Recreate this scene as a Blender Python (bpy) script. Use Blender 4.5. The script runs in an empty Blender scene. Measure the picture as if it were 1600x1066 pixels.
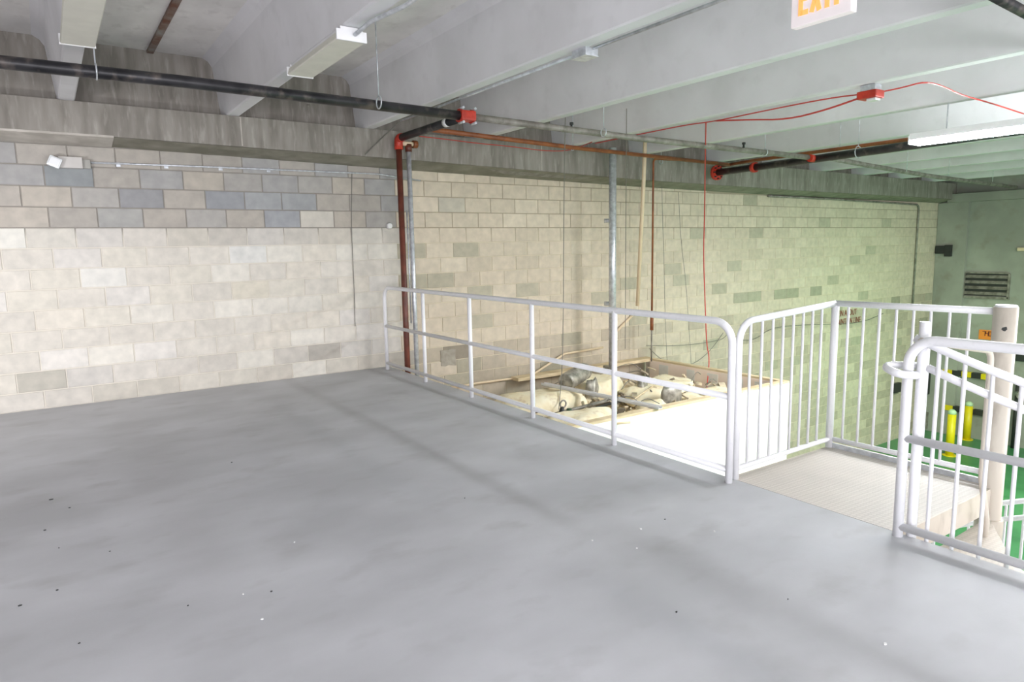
import bpy, bmesh, math, random
from mathutils import Vector, Matrix
S = bpy.context.scene
COL = S.collection
rnd = random.Random(7)
def rad(a): return math.radians(a)

# ------------------------------------------------------------------ camera
HC = 1.545
cam = bpy.data.cameras.new('camera'); camo = bpy.data.objects.new('camera', cam); COL.objects.link(camo)
cam.sensor_fit = 'HORIZONTAL'; cam.sensor_width = 36.0
cam.lens = 36.0 * 1060.16 / 1600.0
cam.clip_start = 0.05; cam.clip_end = 200
right = Vector((0.8261, -0.5632, -0.0184))
yaw, pitch, roll = 0.595801, -0.139123, -0.018630
cy, sy, cp, sp = math.cos(yaw), math.sin(yaw), math.cos(pitch), math.sin(pitch)
fwd = Vector((sy*cp, cy*cp, sp)); r0 = Vector((cy, -sy, 0)); u0 = r0.cross(fwd)
rr = math.cos(roll)*r0 + math.sin(roll)*u0
uu = -math.sin(roll)*r0 + math.cos(roll)*u0
camo.matrix_world = Matrix(((rr.x, uu.x, -fwd.x, 0), (rr.y, uu.y, -fwd.y, 0), (rr.z, uu.z, -fwd.z, HC), (0, 0, 0, 1)))
S.camera = camo

# ------------------------------------------------------------------ world, lights, exposure
W = bpy.data.worlds.new('daylight'); S.world = W; W.use_nodes = True
W.node_tree.nodes['Background'].inputs[0].default_value = (0.99, 0.96, 1.0, 1)
W.node_tree.nodes['Background'].inputs[1].default_value = 1.5
S.view_settings.view_transform = 'Standard'; S.view_settings.look = 'None'
S.view_settings.exposure = 0.0; S.view_settings.gamma = 1.0; S.view_settings.use_curve_mapping = False

def area(name, loc, target, sx, sy_, power, color):
    l = bpy.data.lights.new(name, 'AREA'); l.shape = 'RECTANGLE'; l.size = sx; l.size_y = sy_
    l.energy = power; l.color = color
    o = bpy.data.objects.new(name, l); COL.objects.link(o); o.location = loc
    d = Vector(target) - Vector(loc); o.rotation_euler = d.to_track_quat('-Z', 'Y').to_euler()
    return o
# added area light behind the camera: daylight stand-in, tilted up to brighten the ceiling
area('daylight_fill', (-0.5, -4.5, 0.75), (0.8, 5, 5.2), 9.0, 1.3, 585, (0.97, 0.96, 1.0))
# lamps and added fill lights of the hall and deck, outside the frame
area('hall_lamp_over_ramp', (9.6, -0.6, 2.55), (9.6, -0.6, 0), 0.5, 3.6, 800, (1.0, 0.93, 0.88))
area('hall_green_fill', (14.8, 3.2, 2.50), (14.8, 3.2, 0), 0.6, 2.6, 105, (0.84, 1.0, 0.60))  # added unseen fill, tinted green to colour the far hall
area('deck_fill_behind', (1.0, -2.0, 2.80), (1.0, -2.0, 0), 0.3, 2.4, 25, (1.0, 0.98, 0.96))  # added fill light behind the camera, not a known lamp
area('deck_lamp_left', (-3.2, 3.2, 2.6), (-3.2, 3.2, 0), 0.3, 2.4, 40, (1.0, 0.98, 0.96))
area('low_green_fill', (14.4, 4.2, -1.0), (14.9, 8.2, -1.9), 1.2, 0.6, 48, (0.36, 1.0, 0.44))  # added low light that casts green onto the far part of the wall
def spot(name, loc, target, power, color, angle, blend, size):
    l = bpy.data.lights.new(name, 'SPOT'); l.energy = power; l.color = color
    l.spot_size = rad(angle); l.spot_blend = blend; l.shadow_soft_size = size
    o = bpy.data.objects.new(name, l); COL.objects.link(o); o.location = loc
    o.rotation_euler = (Vector(target) - Vector(loc)).to_track_quat('-Z', 'Y').to_euler()
spot('left_wall_fill_spot', (-3.2, 3.6, 1.15), (-0.3, 8.23, 0.80), 700, (0.98, 0.98, 1.0), 62, 1.0, 0.15)  # added unseen spot that brightens the lower left of the block wall
LAMP_EMIT = 150.0

# ------------------------------------------------------------------ materials
MATS = {}
def new_mat(name):
    m = bpy.data.materials.new(name); m.use_nodes = True
    nt = m.node_tree; b = nt.nodes['Principled BSDF']
    MATS[name] = m
    return m, nt, b
def lin(c): return tuple(((x/12.92) if x <= 0.04045 else ((x+0.055)/1.055)**2.4) for x in c)
def rgb(r, g, b): return lin((r/255, g/255, b/255)) + (1,)
def noise_mat(name, c1, c2, scale=4, rough=0.7, metal=0.0, stretch=(1,1,1), bump=0.0, bscale=40, detail=6, contrast=(0.35,0.65), spec=0.5, c3=None, s3=30, f3=0.3):
    m, nt, b = new_mat(name); N, L = nt.nodes, nt.links
    tc = N.new('ShaderNodeTexCoord'); mp = N.new('ShaderNodeMapping'); mp.inputs['Scale'].default_value = stretch
    g = N.new('ShaderNodeNewGeometry')
    L.new(g.outputs['Position'], mp.inputs['Vector'])
    nz = N.new('ShaderNodeTexNoise'); nz.inputs['Scale'].default_value = scale; nz.inputs['Detail'].default_value = detail
    L.new(mp.outputs[0], nz.inputs['Vector'])
    cr = N.new('ShaderNodeValToRGB'); cr.color_ramp.elements[0].position, cr.color_ramp.elements[1].position = contrast
    cr.color_ramp.elements[0].color = c1; cr.color_ramp.elements[1].color = c2
    L.new(nz.outputs[0], cr.inputs[0]); out = cr.outputs[0]
    if c3:
        n3 = N.new('ShaderNodeTexNoise'); n3.inputs['Scale'].default_value = s3; n3.inputs['Detail'].default_value = 4
        L.new(mp.outputs[0], n3.inputs['Vector'])
        r3 = N.new('ShaderNodeValToRGB'); r3.color_ramp.elements[0].position = 0.55; r3.color_ramp.elements[1].position = 0.72
        r3.color_ramp.elements[0].color = (0,0,0,1); r3.color_ramp.elements[1].color = (f3,f3,f3,1)
        L.new(n3.outputs[0], r3.inputs[0])
        mx = N.new('ShaderNodeMixRGB'); L.new(r3.outputs[0], mx.inputs[0]); L.new(out, mx.inputs[1]); mx.inputs[2].default_value = c3
        out = mx.outputs[0]
    L.new(out, b.inputs['Base Color'])
    b.inputs['Roughness'].default_value = rough; b.inputs['Metallic'].default_value = metal
    b.inputs['Specular IOR Level'].default_value = spec
    if bump:
        nb = N.new('ShaderNodeTexNoise'); nb.inputs['Scale'].default_value = bscale; nb.inputs['Detail'].default_value = 5
        L.new(mp.outputs[0], nb.inputs['Vector'])
        bp = N.new('ShaderNodeBump'); bp.inputs['Strength'].default_value = bump; bp.inputs['Distance'].default_value = 0.01
        L.new(nb.outputs[0], bp.inputs['Height']); L.new(bp.outputs[0], b.inputs['Normal'])
    return m
def plain(name, c, rough=0.5, metal=0.0, emit=None, strength=0.0):
    m = noise_mat(name, tuple(x*0.93 for x in c[:3])+(1,), c, scale=9, rough=rough, metal=metal)
    if emit:
        b = m.node_tree.nodes['Principled BSDF']
        b.inputs['Emission Color'].default_value = emit; b.inputs['Emission Strength'].default_value = strength
    return m

M_floor = noise_mat('deck_concrete', rgb(176,177,181), rgb(194,195,200), scale=1.1, rough=0.55, stretch=(1,1.6,1), detail=9, contrast=(0.35,0.66), c3=rgb(164,164,166), s3=2.6, f3=0.5, bump=0.05, bscale=60, spec=0.4)
M_stem = noise_mat('painted_precast_concrete', rgb(214,213,216), rgb(226,225,229), scale=1.3, rough=0.8, c3=rgb(196,195,197), s3=5, f3=0.25, bump=0.05, bscale=30)
M_slab = noise_mat('slab_underside_concrete', rgb(216,214,212), rgb(232,230,228), scale=2.0, rough=0.85, stretch=(1.6,1,1), c3=rgb(196,193,190), s3=6, f3=0.5, bump=0.1, bscale=30)
M_beam = noise_mat('streaked_raw_concrete', rgb(124,119,112), rgb(150,145,138), scale=2.0, rough=0.9, stretch=(5,2,0.9), c3=rgb(182,178,170), s3=5.5, f3=0.4, bump=0.12, bscale=14)
M_soffit = noise_mat('beam_soffit_concrete', rgb(120,117,104), rgb(146,142,130), scale=4, rough=0.9, bump=0.1)
M_mortar_smear = noise_mat('mortar_smear', rgb(172,166,158), rgb(196,190,182), scale=6, rough=0.9, bump=0.2)
M_white = noise_mat('white_rail_enamel', rgb(232,232,236), rgb(242,242,246), scale=3, rough=0.35, c3=rgb(205,205,205), s3=40, f3=0.2)
M_cream = noise_mat('cream_steel_enamel', rgb(206,196,184), rgb(222,213,202), scale=4, rough=0.45, stretch=(1,1,0.4), c3=rgb(170,158,148), s3=14, f3=0.4)
M_fixture = plain('fixture_white_enamel', rgb(236,236,238), 0.4)
M_lens = plain('unlit_acrylic_lens', rgb(222,220,208), 0.35)
M_lit = plain('lit_acrylic_lens', rgb(255,255,255), 0.4, emit=(0.93,0.96,1.0,1), strength=LAMP_EMIT)
M_black = noise_mat('black_steel_pipe', rgb(30,30,34), rgb(58,57,60), scale=5, rough=0.42, metal=0.3, stretch=(1,1,1), c3=rgb(120,110,104), s3=9, f3=0.6)
M_red = noise_mat('red_coupling_paint', rgb(160,40,26), rgb(196,58,40), scale=12, rough=0.45)
M_redwire = plain('red_cable_sheath', rgb(196,66,60), 0.5)
M_rust = noise_mat('brown_primed_pipe', rgb(120,66,34), rgb(150,88,48), scale=6, rough=0.5, c3=rgb(96,50,40), s3=15, f3=0.5)
M_rustred = noise_mat('red_brown_riser_paint', rgb(88,44,34), rgb(116,62,48), scale=8, rough=0.4, c3=rgb(90,70,50), s3=12, f3=0.5)
M_galv = noise_mat('galvanised_steel', rgb(186,190,196), rgb(218,222,228), scale=20, rough=0.3, metal=0.45)
M_greypipe = noise_mat('dusty_grey_pipe', rgb(118,114,106), rgb(158,154,146), scale=8, rough=0.6, metal=0.2, c3=rgb(90,86,78), s3=14, f3=0.5)
M_drywall = plain('white_drywall_paint', rgb(244,242,238), 0.7)
M_pink = noise_mat('unpainted_gypsum_board', rgb(246,230,222), rgb(252,240,232), scale=3, rough=0.85)
M_comp = plain('joint_compound', rgb(232,232,232), 0.8)
M_wood = noise_mat('pale_plate_timber', rgb(206,186,150), rgb(228,210,178), scale=5, rough=0.8, stretch=(1,1,6))
M_insul = noise_mat('cream_insulation', rgb(242,228,194), rgb(252,244,220), scale=6, rough=0.95, bump=0.5, bscale=14, c3=rgb(196,168,130), s3=9, f3=0.5)
M_dark = plain('dark_iron', rgb(58,60,60), 0.5, 0.3)
M_green = noise_mat('green_floor_epoxy', rgb(60,130,84), rgb(84,154,104), scale=0.8, rough=0.35, c3=rgb(50,104,70), s3=3, f3=0.4)
M_farwall = noise_mat('far_wall_concrete', rgb(146,148,140), rgb(170,172,162), scale=0.9, rough=0.85, c3=rgb(130,122,104), s3=3, f3=0.4)
M_yellow = plain('bollard_yellow', rgb(236,214,20), 0.4)
M_orange = plain('orange_placard', rgb(250,150,60), 0.5)
M_pvc = plain('cream_pvc', rgb(226,206,176), 0.45)
M_wire = plain('grey_wire', rgb(120,118,112), 0.5)
M_exitwhite = plain('exit_sign_face', rgb(226,218,220), 0.4, emit=(1.0,0.9,0.9,1), strength=0.25)
M_exitred = plain('exit_letter_glow', rgb(250,140,70), 0.4, emit=(1.0,0.36,0.12,1), strength=1.1)
M_clear = plain('lamp_head_glass', rgb(230,234,236), 0.15, 0.2)
M_stencil = plain('stencil_paint', rgb(140,70,56), 0.7)
M_flex = noise_mat('dusty_duct_foil', rgb(130,128,120), rgb(190,186,176), scale=12, rough=0.5, metal=0.5)

# chequer plate with raised lozenges
m, nt, b = new_mat('chequer_plate'); N, L = nt.nodes, nt.links
g = N.new('ShaderNodeNewGeometry'); mp = N.new('ShaderNodeMapping'); mp.inputs['Rotation'].default_value = (0,0,rad(45)); mp.inputs['Scale'].default_value = (44,44,44)
L.new(g.outputs['Position'], mp.inputs['Vector'])
ck = N.new('ShaderNodeTexChecker'); ck.inputs['Scale'].default_value = 1.0; L.new(mp.outputs[0], ck.inputs['Vector'])
w1 = N.new('ShaderNodeTexWave'); w1.inputs['Scale'].default_value = 0.5; L.new(mp.outputs[0], w1.inputs['Vector'])
bp = N.new('ShaderNodeBump'); bp.inputs['Strength'].default_value = 0.8; bp.inputs['Distance'].default_value = 0.004
L.new(ck.outputs['Fac'], bp.inputs['Height']); L.new(bp.outputs[0], b.inputs['Normal'])
cr = N.new('ShaderNodeValToRGB'); cr.color_ramp.elements[0].color = rgb(196,190,184); cr.color_ramp.elements[1].color = rgb(216,208,200)
nz = N.new('ShaderNodeTexNoise'); nz.inputs['Scale'].default_value = 3; L.new(g.outputs['Position'], nz.inputs['Vector']); L.new(nz.outputs[0], cr.inputs[0])
mxc = N.new('ShaderNodeMixRGB'); mxc.blend_type = 'MULTIPLY'; mxc.inputs[2].default_value = (0.90,0.895,0.89,1); L.new(ck.outputs['Fac'], mxc.inputs[0]); L.new(cr.outputs[0], mxc.inputs[1])
L.new(mxc.outputs[0], b.inputs['Base Color']); b.inputs['Roughness'].default_value = 0.5
M_tread = m

def block_mat(name, attr):
    m, nt, b = new_mat(name); N, L = nt.nodes, nt.links
    if attr:
        src = N.new('ShaderNodeVertexColor'); src.layer_name = 'tone'; co = src.outputs['Color']
    else:
        src = N.new('ShaderNodeObjectInfo'); co = src.outputs['Color']
    g = N.new('ShaderNodeNewGeometry')
    n1 = N.new('ShaderNodeTexNoise'); n1.inputs['Scale'].default_value = 9; n1.inputs['Detail'].default_value = 8; L.new(g.outputs['Position'], n1.inputs['Vector'])
    n2 = N.new('ShaderNodeTexNoise'); n2.inputs['Scale'].default_value = 160; n2.inputs['Detail'].default_value = 3; L.new(g.outputs['Position'], n2.inputs['Vector'])
    r1 = N.new('ShaderNodeValToRGB'); r1.color_ramp.elements[0].position = 0.3; r1.color_ramp.elements[1].position = 0.7
    r1.color_ramp.elements[0].color = (0.86,0.86,0.86,1); r1.color_ramp.elements[1].color = (1.06,1.05,1.04,1)
    L.new(n1.outputs[0], r1.inputs[0])
    mx = N.new('ShaderNodeMixRGB'); mx.blend_type = 'MULTIPLY'; mx.inputs[0].default_value = 1; L.new(co, mx.inputs[1]); L.new(r1.outputs[0], mx.inputs[2])
    L.new(mx.outputs[0], b.inputs['Base Color']); b.inputs['Roughness'].default_value = 0.9
    bp = N.new('ShaderNodeBump'); bp.inputs['Strength'].default_value = 0.25; bp.inputs['Distance'].default_value = 0.004
    L.new(n2.outputs[0], bp.inputs['Height']); L.new(bp.outputs[0], b.inputs['Normal'])
    return m
M_block = block_mat('concrete_block_face', False)
M_block_far = block_mat('concrete_block_face_far', True)

# mortar: dark open joints above the ninth course, pale limewashed joints below
m, nt, b = new_mat('mortar'); N, L = nt.nodes, nt.links
g = N.new('ShaderNodeNewGeometry'); sx = N.new('ShaderNodeSeparateXYZ'); L.new(g.outputs['Position'], sx.inputs[0])
cr = N.new('ShaderNodeValToRGB'); cr.color_ramp.interpolation = 'LINEAR'
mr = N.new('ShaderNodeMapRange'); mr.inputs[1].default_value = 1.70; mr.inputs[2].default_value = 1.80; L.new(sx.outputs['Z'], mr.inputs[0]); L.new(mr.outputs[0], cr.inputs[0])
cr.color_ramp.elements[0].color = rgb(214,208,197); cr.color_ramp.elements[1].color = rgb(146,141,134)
mr2 = N.new('ShaderNodeMapRange'); mr2.inputs[1].default_value = 3.7; mr2.inputs[2].default_value = 4.0; L.new(sx.outputs['X'], mr2.inputs[0])
ch = N.new('ShaderNodeValToRGB'); ch.color_ramp.elements[0].color = rgb(212,202,180); ch.color_ramp.elements[1].color = rgb(168,158,138); L.new(mr.outputs[0], ch.inputs[0])
mx = N.new('ShaderNodeMixRGB'); L.new(mr2.outputs[0], mx.inputs[0]); L.new(cr.outputs[0], mx.inputs[1]); L.new(ch.outputs[0], mx.inputs[2])
L.new(mx.outputs[0], b.inputs['Base Color']); b.inputs['Roughness'].default_value = 0.95
M_mortar = m

# ------------------------------------------------------------------ mesh helpers
class MB:
    def __init__(s): s.v = []; s.f = []; s.sm = []
    def add(s, verts, faces, smooth=False, mat=None):
        o = len(s.v)
        for p in verts:
            p = Vector(p)
            if mat is not None: p = mat @ p
            s.v.append(tuple(p))
        for f in faces: s.f.append(tuple(i+o for i in f)); s.sm.append(smooth)
        return s
    def box(s, x0, x1, y0, y1, z0, z1, mat=None, bev=0.0):
        if bev:
            bm = bmesh.new(); bmesh.ops.create_cube(bm, size=1)
            for v in bm.verts: v.co = Vector(((x0+x1)/2+v.co.x*(x1-x0), (y0+y1)/2+v.co.y*(y1-y0), (z0+z1)/2+v.co.z*(z1-z0)))
            bmesh.ops.bevel(bm, geom=list(bm.edges), offset=bev, segments=2, affect='EDGES', profile=0.7)
            bm.verts.index_update()
            s.add([v.co.copy() for v in bm.verts], [[v.index for v in f.verts] for f in bm.faces], False, mat); bm.free(); return s
        vs = [(x0,y0,z0),(x1,y0,z0),(x1,y1,z0),(x0,y1,z0),(x0,y0,z1),(x1,y0,z1),(x1,y1,z1),(x0,y1,z1)]
        fs = [(0,3,2,1),(4,5,6,7),(0,1,5,4),(1,2,6,5),(2,3,7,6),(3,0,4,7)]
        return s.add(vs, fs, False, mat)
    def tube(s, pts, r, seg=12, cap=True):
        pts = [Vector(p) for p in pts]; n = len(pts)
        rs = r if isinstance(r, (list, tuple)) else [r]*n
        tan = []
        for i in range(n):
            a = (pts[i]-pts[i-1]).normalized() if i else None
            c = (pts[i+1]-pts[i]).normalized() if i < n-1 else None
            t = (a if c is None else c if a is None else (a+c).normalized()); tan.append(t)
        up = Vector((0,0,1)) if abs(tan[0].z) < 0.9 else Vector((1,0,0))
        nrm = tan[0].cross(up).normalized(); vs = []; fs = []
        for i in range(n):
            if i:
                ax = tan[i-1].cross(tan[i])
                if ax.length > 1e-7: nrm = Matrix.Rotation(tan[i-1].angle(tan[i]), 3, ax.normalized()) @ nrm
            bn = tan[i].cross(nrm).normalized()
            k = 1.0
            if 0 < i < n-1:
                h = (pts[i]-pts[i-1]).normalized().angle((pts[i+1]-pts[i]).normalized())/2
                k = 1.0/max(0.5, math.cos(h))
            for j in range(seg):
                a = 2*math.pi*j/seg
                vs.append(pts[i] + (nrm*math.cos(a)+bn*math.sin(a))*rs[i]*(k if k < 1.05 else 1.0))
        for i in range(n-1):
            for j in range(seg):
                k = (j+1) % seg
                fs.append((i*seg+j, i*seg+k, (i+1)*seg+k, (i+1)*seg+j))
        s.add(vs, fs, True)
        if cap:
            o = len(s.v)-len(vs)
            s.f.append(tuple(o+j for j in range(seg))[::-1]); s.sm.append(False)
            s.f.append(tuple(o+(n-1)*seg+j for j in range(seg))); s.sm.append(False)
        return s
    def prism(s, poly, z0, z1, mat=None):
        n = len(poly)
        vs = [(x,y,z0) for x,y in poly]+[(x,y,z1) for x,y in poly]
        fs = [tuple(range(n))[::-1], tuple(range(n,2*n))]+[(i,(i+1)%n,n+(i+1)%n,n+i) for i in range(n)]
        return s.add(vs, fs, False, mat)
    def mesh(s, name, mat):
        me = bpy.data.meshes.new(name); me.from_pydata(s.v, [], s.f)
        me.polygons.foreach_set('use_smooth', s.sm)
        bm = bmesh.new(); bm.from_mesh(me); bmesh.ops.recalc_face_normals(bm, faces=bm.faces); bm.to_mesh(me); bm.free()
        me.materials.append(mat); me.update(); return me
    def build(s, name, mat, parent=None, label=None, kind=None):
        o = bpy.data.objects.new(name, s.mesh(name, mat)); COL.objects.link(o)
        if parent is not None:
            o.parent = parent
            pm = Matrix.Translation(world_loc(parent)); o.matrix_parent_inverse = pm.inverted()
        else:
            # put the origin at the base of the object
            xs = [v[0] for v in s.v]; ys = [v[1] for v in s.v]; zs = [v[2] for v in s.v]
            c = Vector(((min(xs)+max(xs))/2, (min(ys)+max(ys))/2, min(zs)))
            o.data.transform(Matrix.Translation(-c)); o.location = c
        if label: o['label'] = label
        if kind: o['kind'] = kind
        return o
def world_loc(o):
    # all parents here are unrotated; parents of parents share world coordinates through the inverse matrix
    p = Vector(o.location)
    q = o.parent
    if q is not None: p = o.matrix_parent_inverse @ p + world_loc(q)
    return p
def tag(o, label, cat, group=None):
    o['label'] = label; o['category'] = cat
    if group: o['group'] = group
    return o
def thing(name, loc, label, cat, group=None):
    o = bpy.data.objects.new(name, None); COL.objects.link(o); o.location = loc; o.empty_display_size = 0.1
    return tag(o, label, cat, group)
def struct(o): o['kind'] = 'structure'; return o
def fillet(pts, r, seg=6):
    pts = [Vector(p) for p in pts]; out = [pts[0]]
    for i in range(1, len(pts)-1):
        a, b_, c = pts[i-1], pts[i], pts[i+1]
        d1 = (a-b_).normalized(); d2 = (c-b_).normalized(); ang = d1.angle(d2)
        t = min(r/math.tan(ang/2), (a-b_).length*0.49, (c-b_).length*0.49); rr_ = t*math.tan(ang/2)
        ctr = b_ + (d1+d2).normalized()*(rr_/math.sin(ang/2))
        p0 = b_+d1*t; p1 = b_+d2*t
        v0 = p0-ctr; v1 = p1-ctr; tot = v0.angle(v1); ax = v0.cross(v1).normalized()
        for k in range(seg+1): out.append(ctr + Matrix.Rotation(tot*k/seg, 3, ax) @ v0)
    out.append(pts[-1]); return out
def ray(px, py):
    d = rr*((px-800)/1060.16) + uu*(-(py-533)/1060.16) + fwd
    return d
def onY(px, py, Y): d = ray(px,py); return Vector((0,0,HC)) + d*(Y/d.y)
def onX(px, py, X): d = ray(px,py); return Vector((0,0,HC)) + d*(X/d.x)
def onZ(px, py, Z): d = ray(px,py); return Vector((0,0,HC)) + d*((Z-HC)/d.z)

# ------------------------------------------------------------------ setting
YW = 8.23; XR = 18.6; XL = -6.0; YB = -6.0; ZG = -3.4; XE = 3.60
zb = lambda x: 2.995 - 0.0075*x            # underside of the ceiling stems
YF, YU = 7.88, 8.15                         # beam face, wall above the beam
def zu(x):
    P = [(-7,2.66),(0.7,2.63),(4,2.55),(8,2.475),(12,2.43),(19,2.41)]
    for (a,za),(c,zc) in zip(P,P[1:]):
        if x <= c: return za+(zc-za)*(x-a)/(c-a)
    return P[-1][1]

fl_ = struct(MB().box(XL, XE, YB, YW, -0.22, 0.0).build('floor', M_floor))
def zf(x):
    # height of the beam's front lower edge
    P = [(-7,2.70),(0.7,2.68),(4,2.63),(8,2.54),(12,2.50),(19,2.48)]
    for (a,za),(c,zc) in zip(P,P[1:]):
        if x <= c: return za+(zc-za)*(x-a)/(c-a)
    return P[-1][1]
gf = struct(MB().box(XL, XR+0.3, YB, YW+0.2, ZG-0.2, ZG).build('floor', M_green))
wl = struct(MB().box(XL-0.2, XL, YB, YW, 0, 3.6).build('wall_left', M_farwall))
# far wall
wr = struct(MB().box(XR, XR+0.25, YB, YW+0.2, ZG, 3.6).build('wall_right', M_farwall))
MB().box(XR-0.22, XR, YB, 7.98, 2.40, 2.60).build('beam', M_farwall, wr)
MB().box(XR-0.10, XR, 7.55, 8.23, ZG, 2.40).build('pilaster', M_farwall, wr)

# back wall: mortar bed with blocks
wb = struct(MB().box(XL, XR, YW+0.006, YW+0.2, ZG, 3.6).build('wall_back', M_mortar))
def block_mesh(w, h):
    d0, d1 = 0.02, 0.0; c = 0.004
    hw, hh = w/2, h/2
    b_ = MB()
    vs = [(-hw,d0,-hh),(hw,d0,-hh),(hw,d0,hh),(-hw,d0,hh), (-hw,c,-hh),(hw,c,-hh),(hw,c,hh),(-hw,c,hh), (-hw+c,d1,-hh+c),(hw-c,d1,-hh+c),(hw-c,d1,hh-c),(-hw+c,d1,hh-c)]
    fs = [(8,9,10,11)]
    for i in range(4):
        j = (i+1)%4; fs.append((i,j,4+j,4+i)); fs.append((4+i,4+j,8+j,8+i))
    b_.add(vs, fs); return b_
CH, PL = 0.2033, 0.4155
# particular blocks seen in the photograph: pixel centre -> tone
special = {(115,276):(142,146,148),(187,308):(150,150,152),(340,308):(150,152,156),(222,240):None,(182,340):(168,167,164),(352,240):(168,168,174),
  (490,343):(196,191,182),(438,343):(158,160,164),(400,308):(158,160,162),(465,308):(160,162,164),(360,385):(218,217,213),(700,320):(192,186,172),
  (705,560):(150,142,128),(20,375):(222,220,212),(165,440):(222,220,214),(390,440):(208,202,188),(1240,455):(168,166,146),(1270,452):(164,162,144),(1215,460):(170,168,148),
  (1150,462):(172,168,150),(1185,464):(172,170,150)}
spec = {}
for (px_, py_), c in special.items():
    if c is None: continue
    P = onY(px_, py_, YW); k = math.floor((P.z+0.021)/CH); off = 0.06 if k % 2 else 0.27
    n = math.floor((P.x-off)/PL); spec[(k, n)] = c
blocks = []
for k in range(-17, 14):
    z0 = CH*k-0.021; z1 = z0+CH
    off = 0.06 if k % 2 else 0.27
    for n in range(-6, 46):
        x0 = off+PL*n; x1 = x0+PL
        if x1 > XR-0.12: x1 = XR-0.12
        if x1-x0 < 0.08: continue
        if k < 0 and x0 < XE-0.3: continue
        zt = min(z1, zu((x0+x1)/2)+0.004); zz0 = z0
        if k == 0: zz0 = 0.0 if x1 < XE+0.2 else z0
        if zt-zz0 < 0.04: continue
        cx = (x0+x1)/2; hall = cx > 3.9; t = rnd.random()
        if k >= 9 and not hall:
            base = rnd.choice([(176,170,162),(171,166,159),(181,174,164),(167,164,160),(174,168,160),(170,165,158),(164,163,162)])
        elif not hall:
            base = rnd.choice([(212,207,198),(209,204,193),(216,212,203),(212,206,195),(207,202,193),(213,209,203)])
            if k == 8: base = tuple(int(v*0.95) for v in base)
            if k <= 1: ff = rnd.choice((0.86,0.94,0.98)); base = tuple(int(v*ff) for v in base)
        else:
            base = rnd.choice([(212,200,182),(209,197,179),(213,202,184),(207,196,178),(211,199,181),(205,194,176)])
            if t < 0.045: base = (184,178,160)
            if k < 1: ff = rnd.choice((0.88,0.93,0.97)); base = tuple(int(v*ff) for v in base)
        if (k, n) in spec: base = spec[(k, n)]
        j = rnd.randint(-3, 3); base = tuple(v+j for v in base)
        dist = math.hypot(cx, YW)
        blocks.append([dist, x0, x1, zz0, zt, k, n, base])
vis = [b_ for b_ in blocks if -1.0 < b_[2] and b_[5] >= -3]
vis.sort(key=lambda q: q[0]); near_ids = set(id(q) for q in vis[:300])
cache = {}
far_v = MB(); far_c = []
for q in blocks:
    dist, x0, x1, z0, z1, k, n, base = q
    w, h = x1-x0-0.010, z1-z0-0.010
    if id(q) in near_ids:
        key = (round(w,3), round(h,3))
        if key not in cache: cache[key] = block_mesh(w, h).mesh('block', M_block)
        o = bpy.data.objects.new('block', cache[key]); COL.objects.link(o); o.parent = wb
        o.matrix_parent_inverse = Matrix.Translation(world_loc(wb)).inverted()
        o.location = ((x0+x1)/2, YW-0.002+rnd.uniform(-0.0015,0.0015), (z0+z1)/2)
        o.rotation_euler = (rnd.uniform(-0.004,0.004), rnd.uniform(-0.003,0.003), rnd.uniform(-0.003,0.003))
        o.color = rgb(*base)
    else:
        b_ = block_mesh(w, h); nf = len(b_.f)
        far_v.add([(vx+(x0+x1)/2, vy+YW-0.002+rnd.uniform(-0.001,0.001), vz+(z0+z1)/2) for vx,vy,vz in b_.v], b_.f)
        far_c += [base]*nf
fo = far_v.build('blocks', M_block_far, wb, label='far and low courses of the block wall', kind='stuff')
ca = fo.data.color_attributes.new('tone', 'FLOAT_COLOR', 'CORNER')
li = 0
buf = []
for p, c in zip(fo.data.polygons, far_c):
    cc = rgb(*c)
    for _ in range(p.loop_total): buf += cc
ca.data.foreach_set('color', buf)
# repairs on the block wall
def blotch(cx, cz, w, h, y, name, mat, parent, label, th=0.006, seed=1):
    r_ = random.Random(seed); pts = []
    for i in range(16):
        a = 2*math.pi*i/16; s_ = max(abs(math.cos(a)), abs(math.sin(a)))
        pts.append((cx+math.cos(a)/s_*w/2*r_.uniform(0.86,1.05), cz+math.sin(a)/s_*h/2*r_.uniform(0.86,1.05)))
    vs = [(x, y-th, z) for x, z in pts]+[(x, y+0.002, z) for x, z in pts]
    n = 16; return MB().add(vs, [tuple(range(n))]+[(i,(i+1)%n,n+(i+1)%n,n+i) for i in range(n)]).build(name, mat, parent, label)
M_patch = noise_mat('grey_mortar_patch', rgb(150,144,132), rgb(172,166,154), scale=12, rough=0.9)
blotch(4.50, 0.02, 0.24, 0.24, YW-0.004, 'mortar_patch', M_patch, wb, 'grey mortar patch', seed=3)

# wall above the beam, and the beam under the stems
xs_ = [-6, 0.7, 4, 8, 12, 18.6]
struct(MB().add([(x, y, z) for x in (XL, XR) for (y, z) in ((YU, zb(x)-0.01), (YU, zb(x)+0.63), (YW+0.005, zb(x)+0.63), (YW+0.005, zb(x)-0.01))],
   [(0,1,2,3),(4,7,6,5),(0,4,5,1),(1,5,6,2),(2,6,7,3),(3,7,4,0)]).build('wall_back_upper', M_beam))
bmv = []; bmf = []
for x in xs_: bmv += [(x, YF, zf(x)), (x, YF, zb(x)-0.002), (x, YW+0.005, zb(x)-0.002), (x, YW+0.005, zu(x))]
for i in range(len(xs_)-1):
    for j in range(4):
        k = (j+1) % 4; bmf.append((i*4+j, (i+1)*4+j, (i+1)*4+k, i*4+k))
bmf += [(0,1,2,3), tuple(len(bmv)-4+i for i in (3,2,1,0))]
lb = struct(MB().add(bmv, bmf).build('beam', M_beam))
sv = []
for x in xs_: sv += [(x, YF+0.004, zf(x)-0.004), (x, YW-0.006, zu(x)-0.004)]
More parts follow.
